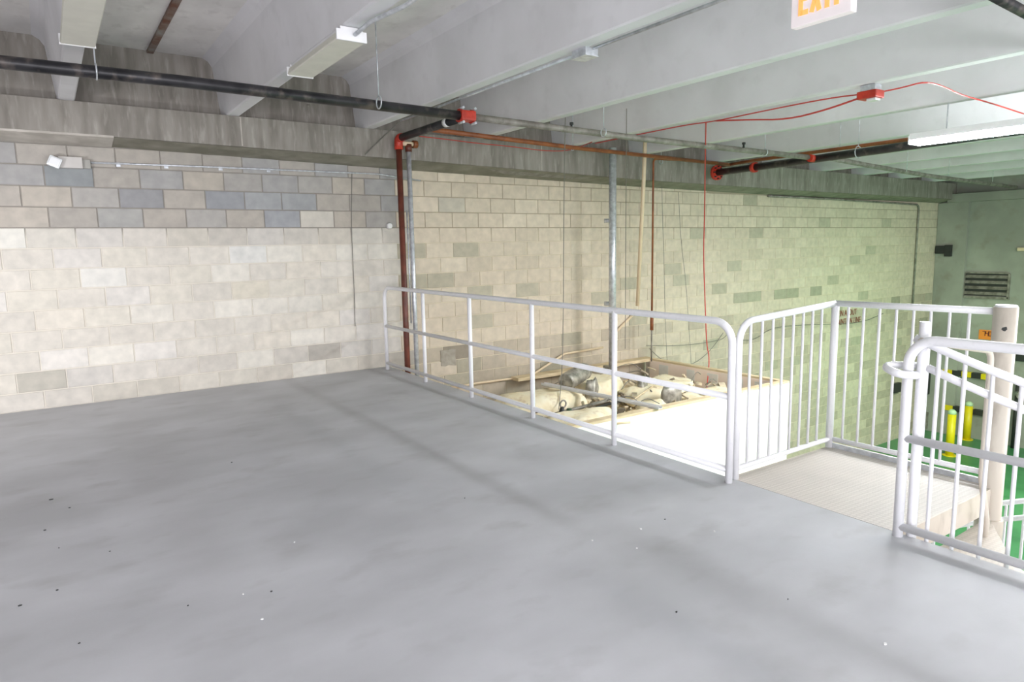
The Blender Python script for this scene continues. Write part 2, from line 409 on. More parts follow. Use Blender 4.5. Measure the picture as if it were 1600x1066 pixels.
MB().add(sv, [(2*i, 2*i+1, 2*i+3, 2*i+2) for i in range(len(xs_)-1)]).build('soffit', M_soffit, lb)
MB().add([(XL, YF-0.002, zf(XL)-0.010),(0.66, YF-0.002, zf(0.6)-0.010),(0.66, YW-0.008, zu(0.6)-0.010),(XL, YW-0.008, zu(XL)-0.010),
          (XL, YF-0.002, zf(XL)+0.01),(0.66, YF-0.002, zf(0.6)+0.01),(0.66, YW-0.008, zu(0.6)+0.01),(XL, YW-0.008, zu(XL)+0.01)],
         [(0,1,2,3),(0,4,5,1),(1,5,6,2),(4,7,6,5)]).build('mortar_fill', M_mortar_smear, lb, 'pale mortar smeared on the beam soffit')
for X_ in (1.86, 5.9, 11.5):
    MB().box(X_, X_+0.012, YF-0.004, YF+0.01, zf(X_)+0.01, zb(X_)-0.01).build('joint', M_mortar_smear, lb)

# ceiling slab and stems
SL = 0.62
cl = struct(MB().add([(x, y, zb(x)+SL+dz) for x in (XL, XR) for y, dz in ((YB,0),(YU+0.1,0),(YU+0.1,0.15),(YB,0.15))],
   [(0,1,2,3),(4,7,6,5),(0,4,5,1),(1,5,6,2),(2,6,7,3),(3,7,4,0)]).build('ceiling', M_slab))
edges = [-5.75,-4.22,-2.69,-1.16,0.367,1.864,3.410,4.950,6.440,7.990,9.850,11.40,12.93,14.46,15.99,17.52]
for xr in edges:
    w0, w1 = 0.135, 0.25; xc = xr-w0/2; z = zb(xc)
    prof = [(-w0/2+0.012,0),(w0/2-0.012,0),(w0/2,0.012)]
    prof += [(w1/2, SL-0.09),(w1/2+0.035, SL-0.035),(w1/2+0.10, SL+0.005),(-w1/2-0.10, SL+0.005),(-w1/2-0.035, SL-0.035),(-w1/2, SL-0.09),(-w0/2,0.012)]
    n = len(prof)
    vs = [(xc+a, y, z+c) for y in (YB, YU-0.005) for a, c in prof]
    MB().add(vs, [tuple(range(n)), tuple(range(n,2*n))[::-1]]+[(i,(i+1)%n,n+(i+1)%n,n+i) for i in range(n)]).build('stem', M_stem, cl)
# steel seam strip with rust in the first bay
p0 = onZ(276, -5, zb(1.0)+SL-0.01); p1 = onZ(239, 74, zb(1.0)+SL-0.01)
sx_ = (p0.x+p1.x)/2
tag(MB().box(sx_-0.03, sx_+0.03, 1.5, YU-0.02, zb(sx_)+SL-0.03, zb(sx_)+SL-0.001).build('steel_seam_strip', noise_mat('rusted_strip', rgb(110,70,52), rgb(150,146,140), scale=5, rough=0.7)),
    'thin rusty steel strip along the ceiling slab seam in the left bay', 'strip')

# ------------------------------------------------------------------ rails
def rail_obj(name, pts, r, mat, parent, seg=12, label=None): return MB().tube(pts, r, seg).build(name, mat, parent, label)
R1 = 0.0215
RX = 3.50
gr = thing('guardrail', (RX, 5.4, 0), 'long white pipe guardrail along the open deck edge, with five wide bays', 'guardrail')
ya, ye = 8.03, 2.72
ztop, zmid, zbot = 1.055, 0.565, 0.085
rail_obj('top_rail', fillet([(RX,ya,0),(RX,ya,ztop),(RX+0.02,ye,ztop-0.01),(RX+0.02,ye,0)], 0.14, 8), 0.024, M_white, gr, 14, label='bent pipe forming the top rail and both end posts')
rail_obj('mid_rail', [(RX,ya,zmid),(RX+0.02,ye,zmid)], R1, M_white, gr)
rail_obj('bottom_rail', [(RX,ya,zbot),(RX+0.02,ye,zbot)], R1, M_white, gr)
for y in (6.98, 5.94, 4.86, 3.79):
    rail_obj('post', [(RX+0.01,y,0),(RX+0.01,y,ztop-0.01)], R1, M_white, gr)
# near right rail
XN = 3.560
gn = thing('guardrail', (XN, 0.9, 0), 'short white pipe guardrail at the right edge of frame, near side of the stair opening', 'guardrail')
rail_obj('top_rail', fillet([(XN,1.675,0),(XN,1.675,1.045),(XN+0.03,-0.9,1.045),(XN+0.03,-0.9,0)], 0.13, 8), 0.0245, M_white, gn, 14, label='bent pipe forming the top rail and end posts')
rail_obj('mid_rail', [(XN,1.675,0.53),(XN+0.03,-0.9,0.53)], R1, M_white, gn)
rail_obj('bottom_rail', [(XN,1.675,0.055),(XN+0.03,-0.9,0.055)], R1, M_white, gn)
rail_obj('post', [(XN+0.015,0.35,0),(XN+0.015,0.35,1.04)], R1, M_white, gn)

# ------------------------------------------------------------------ spiral staircase
PX, PY = 4.765, 1.70; RO = 1.16
st = thing('spiral_staircase', (PX, PY, ZG), 'white steel spiral staircase with chequer-plate landing and thick cream centre pole', 'staircase')
pole = MB().tube([(PX,PY,ZG),(PX,PY,1.125)], 0.064, 28).build('pole', M_cream, st, 'thick cream centre pole')
MB().tube([(PX,PY,1.125),(PX,PY,1.137)], [0.062,0.056], 28).build('cap', M_white, pole)
nv = Vector((-0.942,-0.336,0)); tv = Vector((0.336,-0.942,0)); sc = Vector((PX,PY,1.0))+nv*0.0625
MB().add([sc+tv*u_+Vector((0,0,v_))+nv*0.0015 for u_,v_ in ((-0.016,-0.004),(-0.006,-0.014),(0.004,-0.016),(0.014,-0.004),(0.010,0.012),(0.000,0.010),(-0.010,0.006))]+[sc-nv*0.004], [(0,1,2,3,4,5,6)]+[(i,(i+1)%7,7) for i in range(7)]).build('scuff', M_dark, pole, 'dark scuff')
XA, XB, YN, YS = XE+0.004, 4.76, 2.77, 1.69
land = MB().box(XA, XB, YS, YN, -0.012, 0.0).build('landing', M_tread, st, 'chequer-plate landing')
MB().box(XA, XB-0.06, YS-0.012, YS, -0.15, 0.0).build('fascia', M_cream, land)
MB().box(XA, XB+0.012, YN, YN+0.012, -0.15, 0.0).build('fascia', M_cream, land)
MB().box(XB, XB+0.012, YS+0.07, YN, -0.15, 0.035).build('fascia', M_cream, land)
MB().box(XB-0.012, XB, YS+0.07, YN, 0.0, 0.035).build('toe_strip', M_galv, land)
for x in (3.95, 4.35):
    MB().box(x, x+0.04, YS, YN, -0.10, -0.012).build('joist', M_cream, land)
# landing guards
hb = 1.085
g1 = MB().tube(fillet([(XA+0.01,YN-0.03,0),(XA+0.01,YN-0.03,1.035),(XB,YN+0.0,hb)], 0.14, 8), 0.0225, 14).build('landing_guard', M_white, st, 'picket guard on the left side of the landing')
MB().tube([(XB-0.01,YN,0.0),(XB-0.01,YN,hb+0.004)], 0.0265, 14).build('corner_post', M_white, g1)
MB().tube([(XA+0.01,YN-0.03,0.07),(XB,YN,0.062)], 0.018, 10).build('bottom_rail', M_white, g1)
for i, xt in enumerate((1170.5,1189.2,1206.5,1223,1239.5,1255.2,1270.3,1285)):
    P = onY(xt, 520, YN-0.015)
    MB().tube([(P.x,P_y := YN-0.03+0.03*(P.x-XA)/(XB-XA),0.06),(P.x,P_y,1.035+(hb-1.035)*(P.x-XA)/(XB-XA)-0.004)], 0.0095, 8).build('baluster', M_white, g1)
g2 = MB().tube([(XB-0.01,YN,hb),(PX,PY+0.06,hb+0.01)], 0.0225, 14).build('landing_guard', M_white, st, 'picket guard on the far side of the landing, ending at the pole')
MB().tube([(XB,YN,0.062),(PX-0.005,PY+0.06,0.075)], 0.018, 10).build('bottom_rail', M_white, g2)
for xt in (1325.6,1349.6,1374.5,1400.7,1427.7,1454.7,1484,1514.8):
    P = onX(xt-0.5, 500, XB)
    MB().tube([(XB,P.y,0.065),(XB,P.y,hb+0.004)], 0.0095, 8).build('baluster', M_white, g2)
# inner guard with a rounded shoulder beside the pole
q0 = onY(1443, 533, 1.62); q1 = onY(1549, 549, 1.61)
g3 = MB().tube(fillet([(q0.x,1.63,q0.z),(q1.x,1.61,q1.z),(q1.x+0.005,1.61,0.16),(q1.x+0.07,1.59,-0.12),(q1.x+0.07,1.60,-0.32)], 0.07, 7), 0.0165, 12).build('inner_guard', M_cream, st, 'rounded cream guard beside the pole')
# helical handrails, treads
def hz(t): return 1.045-0.0077*t
def hp(t, r=RO, dz=0): a = rad(180+t); return Vector((PX+r*math.cos(a), PY-0.03+r*math.sin(a), hz(t)+dz))
hand = MB().tube([hp(t) for t in range(0, 420, 6)], 0.0205, 12).build('handrail', M_white, st, 'upper sloping handrail')
low = [Vector(onY(1440,560,1.66))]
lowpts = [hp(t, RO-0.02, -0.125) for t in range(3, 420, 6)]
loop = fillet([lowpts[0]+Vector((0.03,0.04,0.0)), Vector((3.53,1.80,0.90)), Vector((3.46,1.68,0.875)), Vector((3.54,1.62,0.865)), Vector((3.60,1.66,0.86))], 0.05, 5)
MB().tube(lowpts, 0.020, 12).build('handrail', M_white, st, 'lower sloping grab rail')
MB().tube(loop, 0.020, 12).build('rail_return', M_white, st, 'looped end of the grab rail')
MB().tube([Vector((3.618,1.635,-0.305)), Vector((3.618,1.635,1.13))], 0.0245, 14).build('newel_post', M_white, st, 'plain newel post at the head of the stairs')
NT = 16
for k in range(NT):
    a0 = 180+27*k; a1 = a0+29; z = -0.205*(k+1)
    poly = [(PX+0.07*math.cos(rad(a0)), PY+0.07*math.sin(rad(a0)))]
    poly += [(PX+(RO-0.02)*math.cos(rad(a0+(a1-a0)*i/5)), PY-0.03+(RO-0.02)*math.sin(rad(a0+(a1-a0)*i/5))) for i in range(6)]
    poly += [(PX+0.07*math.cos(rad(a1)), PY+0.07*math.sin(rad(a1)))]
    tr = MB().prism(poly, z-0.03, z).build('tread', M_tread, st)
    MB().tube([(PX,PY,z-0.20),(PX,PY,z-0.012),(PX,PY,z)], [0.077,0.077,0.072], 20).build('hub', M_cream, tr)
for i in range(1, 72):
    t = 5.6*i
    p = hp(t, RO-0.002); zt = -0.205*(math.floor(t/27)+1)-0.05
    if zt < ZG: break
    MB().tube([(p.x,p.y,zt),(p.x,p.y,p.z)], 0.0105, 8).build('baluster', M_white, st)

# ------------------------------------------------------------------ drywall room below
ZR = -0.37; BX0, BX1, BY0 = XE+0.03, 8.33, 5.47
rm = thing('drywall_room', (6.0, 6.8, ZG), 'white drywall enclosure below the deck, with its open top full of pipes and insulation', 'enclosure')
fw = MB().box(BX0, BX1, BY0, BY0+0.013, ZG, ZR-0.03).build('wall_board', M_drywall, rm, 'smooth white front wall board')
MB().box(BX1-0.013, BX1, BY0+0.013, YW-0.03, ZG, ZR-0.03).build('wall_board', M_drywall, rm, 'white side wall board')
MB().box(BX0, BX1, BY0, BY0+0.10, ZR-0.03, ZR).build('top_plate', M_wood, rm)
MB().box(BX1-0.10, BX1, BY0+0.10, YW-0.03, ZR-0.03, ZR).build('top_plate', M_wood, rm)
MB().box(BX0+1.9, BX1-0.1, YW-0.22, YW-0.03, ZR-0.05, ZR-0.0).build('top_plate', M_wood, rm, 'plate against the block wall')
pk = MB().box(BX1-0.106, BX1-0.093, BY0+0.10, YW-0.22, ZR-0.75, ZR-0.03).build('inner_board', M_pink, rm, 'bare pinkish gypsum inner face')
for y, w in ((5.75,0.2),(6.15,0.18),(6.6,0.2),(7.05,0.16),(7.6,0.2)):
    blotch_o = MB().box(BX1-0.109, BX1-0.105, y, y+w, ZR-0.30, ZR-0.07, bev=0.001).build('joint_compound', M_comp, pk)
MB().box(BX0, BX1-0.1, BY0+0.10, YW-0.03, ZR-0.42, ZR-0.35).build('ceiling_board', M_wood, rm, 'dusty ceiling deck inside the enclosure')
MB().box(BX0, BX1-0.1, BY0+0.10, BY0+0.113, ZR-0.35, ZR-0.03).build('inner_board', M_wood, rm)

ZD = ZR-0.35
def lump(cx, cy_, w, d, h, rz, seed, label, name='insulation_batt', mat=None, z=ZD):
    r_ = random.Random(seed); bm = bmesh.new()
    bmesh.ops.create_icosphere(bm, subdivisions=3, radius=1)
    for v in bm.verts:
        c = v.co.copy(); p = 0.55
        c = Vector((math.copysign(abs(c.x)**p, c.x), math.copysign(abs(c.y)**p, c.y), math.copysign(abs(c.z)**0.8, c.z)))
        q = math.sin(c.x*3+seed)*math.cos(c.y*4+seed*2)*0.14+r_.uniform(-0.035,0.035)
        v.co = Vector((c.x*w/2*(1+q*0.4), c.y*d/2*(1+q*0.4), max(0,(c.z+1)/2+q)*h))
    b_ = MB(); bm.verts.index_update()
    mt = Matrix.Translation((cx, cy_, z)) @ Matrix.Rotation(rad(rz), 4, 'Z')
    b_.add([v.co.copy() for v in bm.verts], [[v.index for v in f.verts] for f in bm.faces], True, mt); bm.free()
    return tag(b_.build(name, mat or M_insul), label, 'insulation' if name == 'insulation_batt' else 'rubble')
lump(5.25,7.05,1.25,0.75,0.34,-8,1,'large cream insulation batt in the near left of the open enclosure')
lump(6.45,7.35,0.8,0.7,0.36,15,2,'cream insulation heap at the foot of the galvanised riser')
lump(6.9,6.7,0.9,0.55,0.26,-20,3,'rumpled cream insulation in the middle of the enclosure, behind the white channel')
lump(7.65,7.1,0.8,0.7,0.22,10,4,'cream insulation against the pink board, far corner')
lump(7.5,6.2,0.95,0.6,0.2,-12,5,'flat cream insulation at the right of the enclosure top')
lump(5.1,6.0,0.95,0.6,0.30,6,6,'tan insulation slab beside the front top plate')
lump(6.15,5.95,0.45,0.4,0.28,30,7,'small ribbed insulation roll by the fourth rail post')
lump(4.35,6.6,0.8,0.9,0.18,0,8,'cream insulation partly hidden under the deck edge')
def chaikin(pts, n=2):
    for _ in range(n):
        q = [pts[0]]
        for a, b_ in zip(pts, pts[1:]): q += [a.lerp(b_, 0.25), a.lerp(b_, 0.75)]
        pts = q+[pts[-1]]
    return pts
def pipe_thing(name, pts, r, mat, label, cat='pipe', seg=10, fr=None):
    if cat in ('cable','wire') and len(pts) > 2: pts = chaikin([Vector(p) for p in pts])
    if fr: pts = fillet(pts, fr, 5)
    return tag(MB().tube(pts, r, seg).build(name, mat), label, cat)
a, b2 = onZ(848,596,ZR+0.05), onZ(1032,633,ZR+0.05)
d = (b2-a).normalized(); nrm = Vector((-d.y, d.x, 0))
mt = Matrix(((d.x,nrm.x,0,a.x),(d.y,nrm.y,0,a.y),(0,0,1,ZR+0.0),(0,0,0,1)))
Lc = (b2-a).length
tag(MB().box(0,Lc,-0.035,0.035,0,0.006,mt).box(0,Lc,-0.035,-0.029,0,0.035,mt).box(0,Lc,0.029,0.035,0,0.035,mt).build('metal_channel', M_fixture), 'long white steel channel lying across the top of the enclosure', 'channel')
a, b2 = onZ(865,648,ZR-0.12), onZ(965,622,ZR-0.12)
pv = thing('sprinkler_branch', ((a.x+b2.x)/2,(a.y+b2.y)/2,ZR-0.2), 'dark old pipe with a handwheel valve at the enclosure front', 'pipe')
MB().tube([a,b2], 0.022, 10).build('pipe', M_greypipe, pv)
MB().tube([a+Vector((0,-0.09,-0.02)),b2+Vector((0,-0.09,-0.02))], 0.018, 10).build('pipe', M_dark, pv)
v = onZ(878,642,ZR-0.08)
MB().tube([v+Vector((0,0,-0.08)),v+Vector((0,0,-0.03)),v+Vector((0,0,0.05))], [0.05,0.045,0.02], 12).build('valve_body', M_dark, pv)
MB().tube([v+Vector((0.02+0.045*math.cos(rad(q)),0.0,0.08+0.045*math.sin(rad(q)))) for q in range(0,361,24)], 0.010, 8).build('handwheel', M_greypipe, pv)
MB().tube([v+Vector((0.09,-0.03,-0.05)),v+Vector((0.09,-0.03,0.02))], [0.04,0.03], 10).build('cap', noise_mat('green_brass', rgb(60,84,64), rgb(90,110,80), scale=9, rough=0.5), pv)
# flexible duct end and folded foil
fx = onZ(905,598,ZR+0.03); 
fd = []
rr_s = []
for i in range(15): fd.append(fx+Vector((-0.20+0.035*i,0.05+0.012*i,0.02+0.006*i))); rr_s.append(0.115+(0.010 if i%2 else 0))
tag(MB().tube(fd, rr_s, 18).build('flexible_duct', M_flex), 'dusty grey flexible duct end at the base of the galvanised riser', 'duct')
for i, (px_, py_, w, h, d_, rz, lb_) in enumerate((
    (925,612,0.22,0.10,0.16,20,'crumpled dark duct collar beside the large insulation batt'),
    (1048,618,0.30,0.07,0.12,-15,'crushed foil duct scrap near the red dangling cable'),
    (1003,607,0.22,0.08,0.14,35,'dark foil offcut behind the white channel'))):
    P = onZ(px_, py_, ZR-0.12)
    lump(P.x, P.y, w, d_, h+0.30, rz, 20+i, lb_, 'duct_scrap', M_flex, z=ZD)
for i, (A, B_, lb_) in enumerate((
    ((868,588),(1030,575),None),
    ((985,660),(905,668),'thin pale batten resting at the front of the enclosure'),
    ((1000,590),(1018,612),'short grey strut leaning by the middle of the pink board'),
    ((1025,600),(985,628),'thin wooden stick lying on the insulation'))):
    if lb_ is None: continue
    a = onZ(*A, ZR-0.05); b2 = onZ(*B_, ZR-0.12)
    pipe_thing('batten', [a,b2], 0.012, M_wood if i != 2 else M_greypipe, lb_, 'batten', 6)

rb = random.Random(11); mbr = MB()
for i in range(190):
    x = rb.uniform(4.4, 8.1); y = rb.uniform(5.65, 7.95); l = rb.uniform(0.02,0.10); w_ = rb.uniform(0.012,0.05); t_ = rb.uniform(0.004,0.02)
    mt = Matrix.Translation((x, y, ZD+rb.uniform(0.02,0.24))) @ Matrix.Rotation(rb.uniform(0,6.28),4,'Z') @ Matrix.Rotation(rb.uniform(-0.7,0.7),4,'Y')
    mbr.box(-l,l,-w_,w_,-t_,t_,mt)
ru = mbr.build('rubble', noise_mat('mixed_rubble', rgb(120,108,92), rgb(226,212,184), scale=3, rough=0.95, contrast=(0.42,0.58)))
tag(ru, 'scattered broken scraps lying among the insulation in the open enclosure', 'rubble'); ru['kind'] = 'stuff'
for i in range(9):
    x = rb.uniform(5.6, 7.9); y = rb.uniform(5.7, 7.6); a_ = rb.uniform(0, 6.28); l = rb.uniform(0.25, 0.5)
    P = Vector((x, y, ZD+0.30)); Q = Vector((min(8.1,x+l*math.cos(a_)), min(7.9,max(5.65,y+l*math.sin(a_))), ZD+0.34))
    MB().tube(chaikin([P, P.lerp(Q,0.4)+Vector((0.05,0.02,0.10)), Q]), 0.005, 6).build('loose_strap', M_wire, ru)

# ------------------------------------------------------------------ ceiling services
def hang(P, zt, parent, r=0.006):
    MB().tube([Vector((P[0],P[1],P[2])), Vector((P[0],P[1],zt))], r, 6).build('hanger_rod', M_galv, parent)
def ring(P, R_, parent, axis='X', mat=None):
    pts = []
    for q in range(0, 361, 30):
        c, s_ = R_*math.cos(rad(q)), R_*math.sin(rad(q))
        pts.append(Vector(P)+(Vector((0,c,s_)) if axis == 'X' else Vector((c,0,s_))))
    MB().tube(pts, 0.006, 6, cap=False).build('hanger_ring', mat or M_galv, parent)
ZP = 2.86
sm_ = thing('sprinkler_pipe', (3.6, 6.1, ZP), 'long black sprinkler pipe crossing under the ceiling stems with a red bolted tee', 'pipe')
def spy(x): return 5.985+0.058*max(0,x-1.0)
TX = 3.66
MB().tube([(-4,6.02,ZP),(1.0,5.985,ZP),(TX,spy(TX)+0.02,ZP)], 0.047, 16).build('pipe', M_black, sm_, 'black left run')
MB().tube([(TX,spy(TX)+0.02,ZP),(5.99,6.07,2.796),(9.40,5.79,2.71)], 0.036, 14).build('pipe', M_greypipe, sm_, 'dusty grey run right of the tee')
tee = MB().box(TX-0.085,TX+0.085,spy(TX)-0.05,spy(TX)+0.09,ZP-0.05,ZP+0.05,bev=0.02).build('tee_coupling', M_red, sm_, 'red bolted tee')
for dx in (-0.07,0.07):
    MB().tube([(TX+dx-0.014,spy(TX)+0.02,ZP),(TX+dx+0.014,spy(TX)+0.02,ZP)], 0.067, 16).build('flange', M_red, tee)
    for dz in (-0.07,0.07):
        MB().tube([(TX+dx,spy(TX)-0.06,ZP+dz),(TX+dx,spy(TX)+0.04,ZP+dz)], 0.013, 8).build('bolt', M_galv, tee)
EY = 7.77
MB().tube([(TX,spy(TX)+0.05,ZP),(TX,EY-0.03,ZP)], 0.044, 14).build('pipe', M_black, sm_, 'black branch towards the wall')
MB().tube([(TX-0.001,6.52,ZP),(TX-0.001,6.59,ZP)], 0.0455, 14).build('pipe_label', M_fixture, sm_, 'white paper tag')
MB().tube(fillet([(TX,EY-0.10,ZP),(TX,EY,ZP),(TX,EY,ZP-0.13)], 0.06, 6), 0.052, 14).build('elbow', M_red, sm_)
MB().tube([(TX,EY,ZP-0.10),(TX,EY,-1.6)], 0.037, 14).build('riser', M_rustred, sm_, 'red-brown vertical riser')
for px_, py_ in ((592,160),(150,112)):
    P = onZ(px_, py_, ZP); hang((P.x,P.y,ZP+0.05), zb(P.x)+SL, sm_); ring((P.x,P.y,ZP), 0.056, sm_)
for px_, py_, ZP in ((943,207,2.80),(1195,238,2.735)):
    P = onZ(px_, py_, ZP); hang((P.x,P.y,ZP+0.04), zb(P.x)+(SL if px_ != 1195 else 0.3), sm_); ring((P.x,P.y,ZP), 0.045, sm_)
for px_, py_, ZP in ((893,200,2.81),(1162,230,2.74)):
    P = onZ(px_, py_, ZP+0.04)
    MB().tube([(P.x,P.y,ZP+0.03),(P.x,P.y,ZP+0.07),(P.x,P.y,ZP+0.075),(P.x,P.y,ZP+0.10)], [0.016,0.012,0.022,0.022], 10).build('sprinkler_head', M_dark, sm_)
ZP = 2.86
pdrop = onZ(481,155,ZP)
MB().tube([(pdrop.x,pdrop.y,ZP-0.045),(pdrop.x,pdrop.y,ZP-0.075)], [0.016,0.010], 10).build('sprinkler_head', M_greypipe, sm_)
# galvanised riser left
gx = 3.79
gv = thing('galvanised_riser', (gx, EY, 0), 'slim galvanised vertical pipe beside the red-brown riser', 'pipe')
MB().tube([(gx,EY,-0.9),(gx,EY,ZP-0.13)], 0.030, 14).build('pipe', M_galv, gv)
MB().tube([(gx,EY,ZP-0.15),(gx,EY,ZP-0.06)], 0.042, 14).build('tee_fitting', M_rustred, gv)
MB().tube([(TX+0.04,EY,ZP-0.055),(gx+0.08,EY,ZP-0.055)], 0.028, 12).build('nipple', M_pvc, gv)
MB().tube([(gx+0.06,EY,ZP-0.055),(gx+0.115,EY,ZP-0.055)], 0.046, 14).build('end_cap', M_rust, gv, 'rusty end cap')
MB().tube([(gx-0.045,EY+0.02,0.6),(gx-0.045,EY+0.02,2.0)], 0.010, 8).build('conduit', M_galv, gv)
# brown pipe, L-shaped
Y1 = 6.62
bp_ = thing('brown_pipe', (6, 6.8, 2.75), 'brown L-shaped pipe running beside the wall then along a ceiling stem', 'pipe')
pts = [(TX+0.02,6.94,2.845),(5.96,7.22,2.828),(9.58,7.55,2.822)]
MB().tube(pts, 0.028, 12).build('pipe', M_rust, bp_)
MB().tube([(9.58,7.71,2.822),(9.57,7.03,2.84),(9.53,1.0,2.845)], 0.026, 12).build('pipe', M_rust, bp_)
for px_, py_ in ((895,215),(1033,237)):
    P = onZ(px_, py_+16, 2.83); hang((P.x, P.y, 2.87), zb(P.x)+SL, bp_); ring((P.x,P.y,2.83), 0.036, bp_)
P = onZ(1317,232,2.85); hang((9.55,P.y,2.86), zb(9)+SL, bp_)
# large black pipe with flange
lp = thing('large_black_pipe', (8.7, 5.0, 2.6), 'thick black pipe with a red end flange, coming towards the lit lamp', 'pipe')
lpx = lambda y: 9.42-(7.66-y)*0.107
MB().tube([(lpx(7.70),7.70,2.70),(lpx(0.5),0.5,2.70)], 0.055, 16).build('pipe', M_black, lp)
MB().tube([(9.42,7.66,2.70),(9.425,7.71,2.70)], 0.125, 20).build('flange', M_red, lp)
for k in range(8):
    a_ = rad(45*k); MB().tube([(9.42+0.098*math.cos(a_),7.635,2.70+0.098*math.sin(a_)),(9.42+0.098*math.cos(a_),7.665,2.70+0.098*math.sin(a_))], 0.012, 6).build('bolt', M_dark, lp)
MB().tube([(lpx(6.86),6.86,2.70),(lpx(6.92),6.92,2.70)], 0.080, 16).build('coupling', M_red, lp)
MB().tube([(lpx(5.80)-0.13,5.79,2.705),(lpx(5.80),5.79,2.70)], 0.052, 16).build('coupling', M_red, lp)
yr = onZ(1333,238,2.70).y
ring((lpx(yr),yr,2.71), 0.078, lp, 'Y'); hang((lpx(yr),yr,2.79), zb(9)+SL, lp)
gp = thing('branch_pipe', (12, 5.4, 2.6), 'dull branch pipe continuing across the far hall under the stems', 'pipe')
MB().tube([(lpx(5.6)+0.05,5.62,2.70),(10.6,5.82,2.69),(13.2,6.08,2.655),(17.6,6.28,2.61)], 0.037, 12).build('pipe', M_greypipe, gp)
for x in (10.4,12.1,13.9,16.2): hang((x,5.80+0.07*(x-10.4),2.67), zb(x)+SL-0.02, gp)
a = onZ(1560,-3,2.86); b2 = onZ(1602,20,2.86)
tag(MB().tube([a+(a-b2)*0.5, b2+(b2-a)*3], 0.03, 12).build('short_black_pipe', M_black), 'dark pipe just entering the top right corner of the frame', 'pipe')
# horizontal lower thin brown pipe with drop
Yd = 7.80
a = onY(1105,257,Yd-0.4); b2 = onY(1021,248,Yd); c_ = onY(1017,500,Yd); d_ = onY(1017,562,Yd)
dp = thing('drop_pipe', (b2.x, Yd, ZR), 'thin brown pipe dropping down the wall right of the cream tube', 'pipe')
MB().tube(fillet([(b2.x+1.1,Yd-0.35,b2.z-0.04),(b2.x,Yd,b2.z),(b2.x,Yd,c_.z)], 0.06, 5), 0.016, 8).build('pipe', M_rust, dp)
MB().tube([(b2.x,Yd,c_.z+0.05),(b2.x,Yd,c_.z-0.17)], 0.028, 10).build('coupling', M_rust, dp)
MB().tube([(b2.x,Yd,c_.z),(b2.x,Yd,ZR)], 0.013, 8).build('pipe', M_greypipe, dp)
# big galvanised riser
gx2 = onY(943,300,7.80).x
gd = thing('galvanised_riser', (gx2, 7.80, -0.5), 'wide shiny galvanised vertical pipe casting a shadow on the block wall', 'pipe')
zt_ = onY(943,232,7.80).z
MB().tube([(gx2,7.35+0.35,ZR-0.05),(gx2,7.70,onY(943,232,7.70).z)], 0.055, 18).build('pipe', M_galv, gd)
gd.location.y = 7.70
for yy in (345,475): 
    P = onY(943,yy,7.70); MB().tube([(gx2,7.70,P.z-0.03),(gx2,7.70,P.z+0.03)], 0.060, 18).build('coupling', M_galv, gd)
MB().tube([(gx2,7.70,ZR-0.10),(gx2,7.70,ZR+0.06)], 0.075, 18).build('coupling', M_flex, gd)
# cream pvc tube
a = onY(1008,220,7.45); b2 = onY(1005,300,7.65); c_ = onY(996,478,7.85); 
pvc = pipe_thing('pvc_tube', [a, b2, c_], 0.030, M_pvc, 'cream plastic tube leaning against the wall right of the galvanised riser')
a = onY(995,486,8.20); b2 = onY(957,524,8.20)
pipe_thing('pvc_tube', [a, b2], 0.022, M_pvc, 'short cream tube slanting down below the long leaning tube')
# conduits
cd = thing('conduit', (3.25, 4, 2.8), 'conduit along the lower edge of the third ceiling stem with a steel junction box', 'conduit')
zc = zb(3.2)
MB().tube([(3.43,7.2,zc-0.013),(3.43,4.13,zc-0.013)], 0.012, 8).build('pipe', M_galv, cd)
MB().tube([(3.43,3.93,zc-0.013),(3.43,0.5,zc-0.013)], 0.012, 8).build('pipe', M_galv, cd)
MB().box(3.37,3.49,3.95,4.11,zc-0.055,zc+0.0,bev=0.008).build('junction_box', M_galv, cd)
MB().box(3.365,3.495,3.945,4.115,zc-0.062,zc-0.055,bev=0.003).build('box_cover', M_galv, cd)
MB().tube([(3.43,7.2,zc-0.013),(3.50,YF-0.06,zc-0.08),(3.26,YF-0.02,2.66)], 0.007, 6).build('pipe', M_wire, cd)
cd2 = thing('conduit', (1.7, 3, 2.85), 'bright conduit feeding the second ceiling fixture along its stem', 'conduit')
MB().tube(fillet([(1.80,4.41,2.93),(1.82,4.2,2.955),(1.895,3.85,2.965),(1.895,0.4,2.968)],0.1,4), 0.014, 10).build('pipe', M_galv, cd2)
# wall conduit to the emergency light
w0 = onY(140,254,YW-0.02); w1 = onY(330,261,YW-0.02); w2 = onY(590,272,YW-0.02)
cw = thing('conduit', tuple(w1), 'thin grey conduit running along the block wall from the emergency light', 'conduit')
MB().tube([w0, w1, w2, Vector((w2.x+0.6, YW-0.02, w2.z-0.06))], 0.010, 8).build('pipe', M_galv, cw)
for px_ in (185,260,345,420):
    P = onY(px_, 255.5+(px_-140)*0.037, YW-0.02); MB().box(P.x-0.02,P.x+0.02,YW-0.012,YW+0.0,P.z-0.022,P.z+0.022).build('strap', M_galv, cw)
P0 = [onY(1200,303.5,YF-0.02), onY(1290,309,7.6), onY(1430,319,YW-0.03), onY(1441,324,YW-0.03), onY(1441,350,YW-0.03), onY(1433,480,YW-0.03)]
P0 = [onY(1200,304,YW-0.03), onY(1300,311,YW-0.03), onY(1436,320,YW-0.03), onY(1436,480,YW-0.03)]
P0 = [Vector((p.x, YW-0.03, min(p.z, zu(p.x)-0.03))) for p in P0]; P0[3].x = P0[2].x
pipe_thing('conduit', P0, 0.022, M_greypipe, 'dull conduit under the beam that turns down the wall near the far corner', 'conduit', 8, fr=0.12)
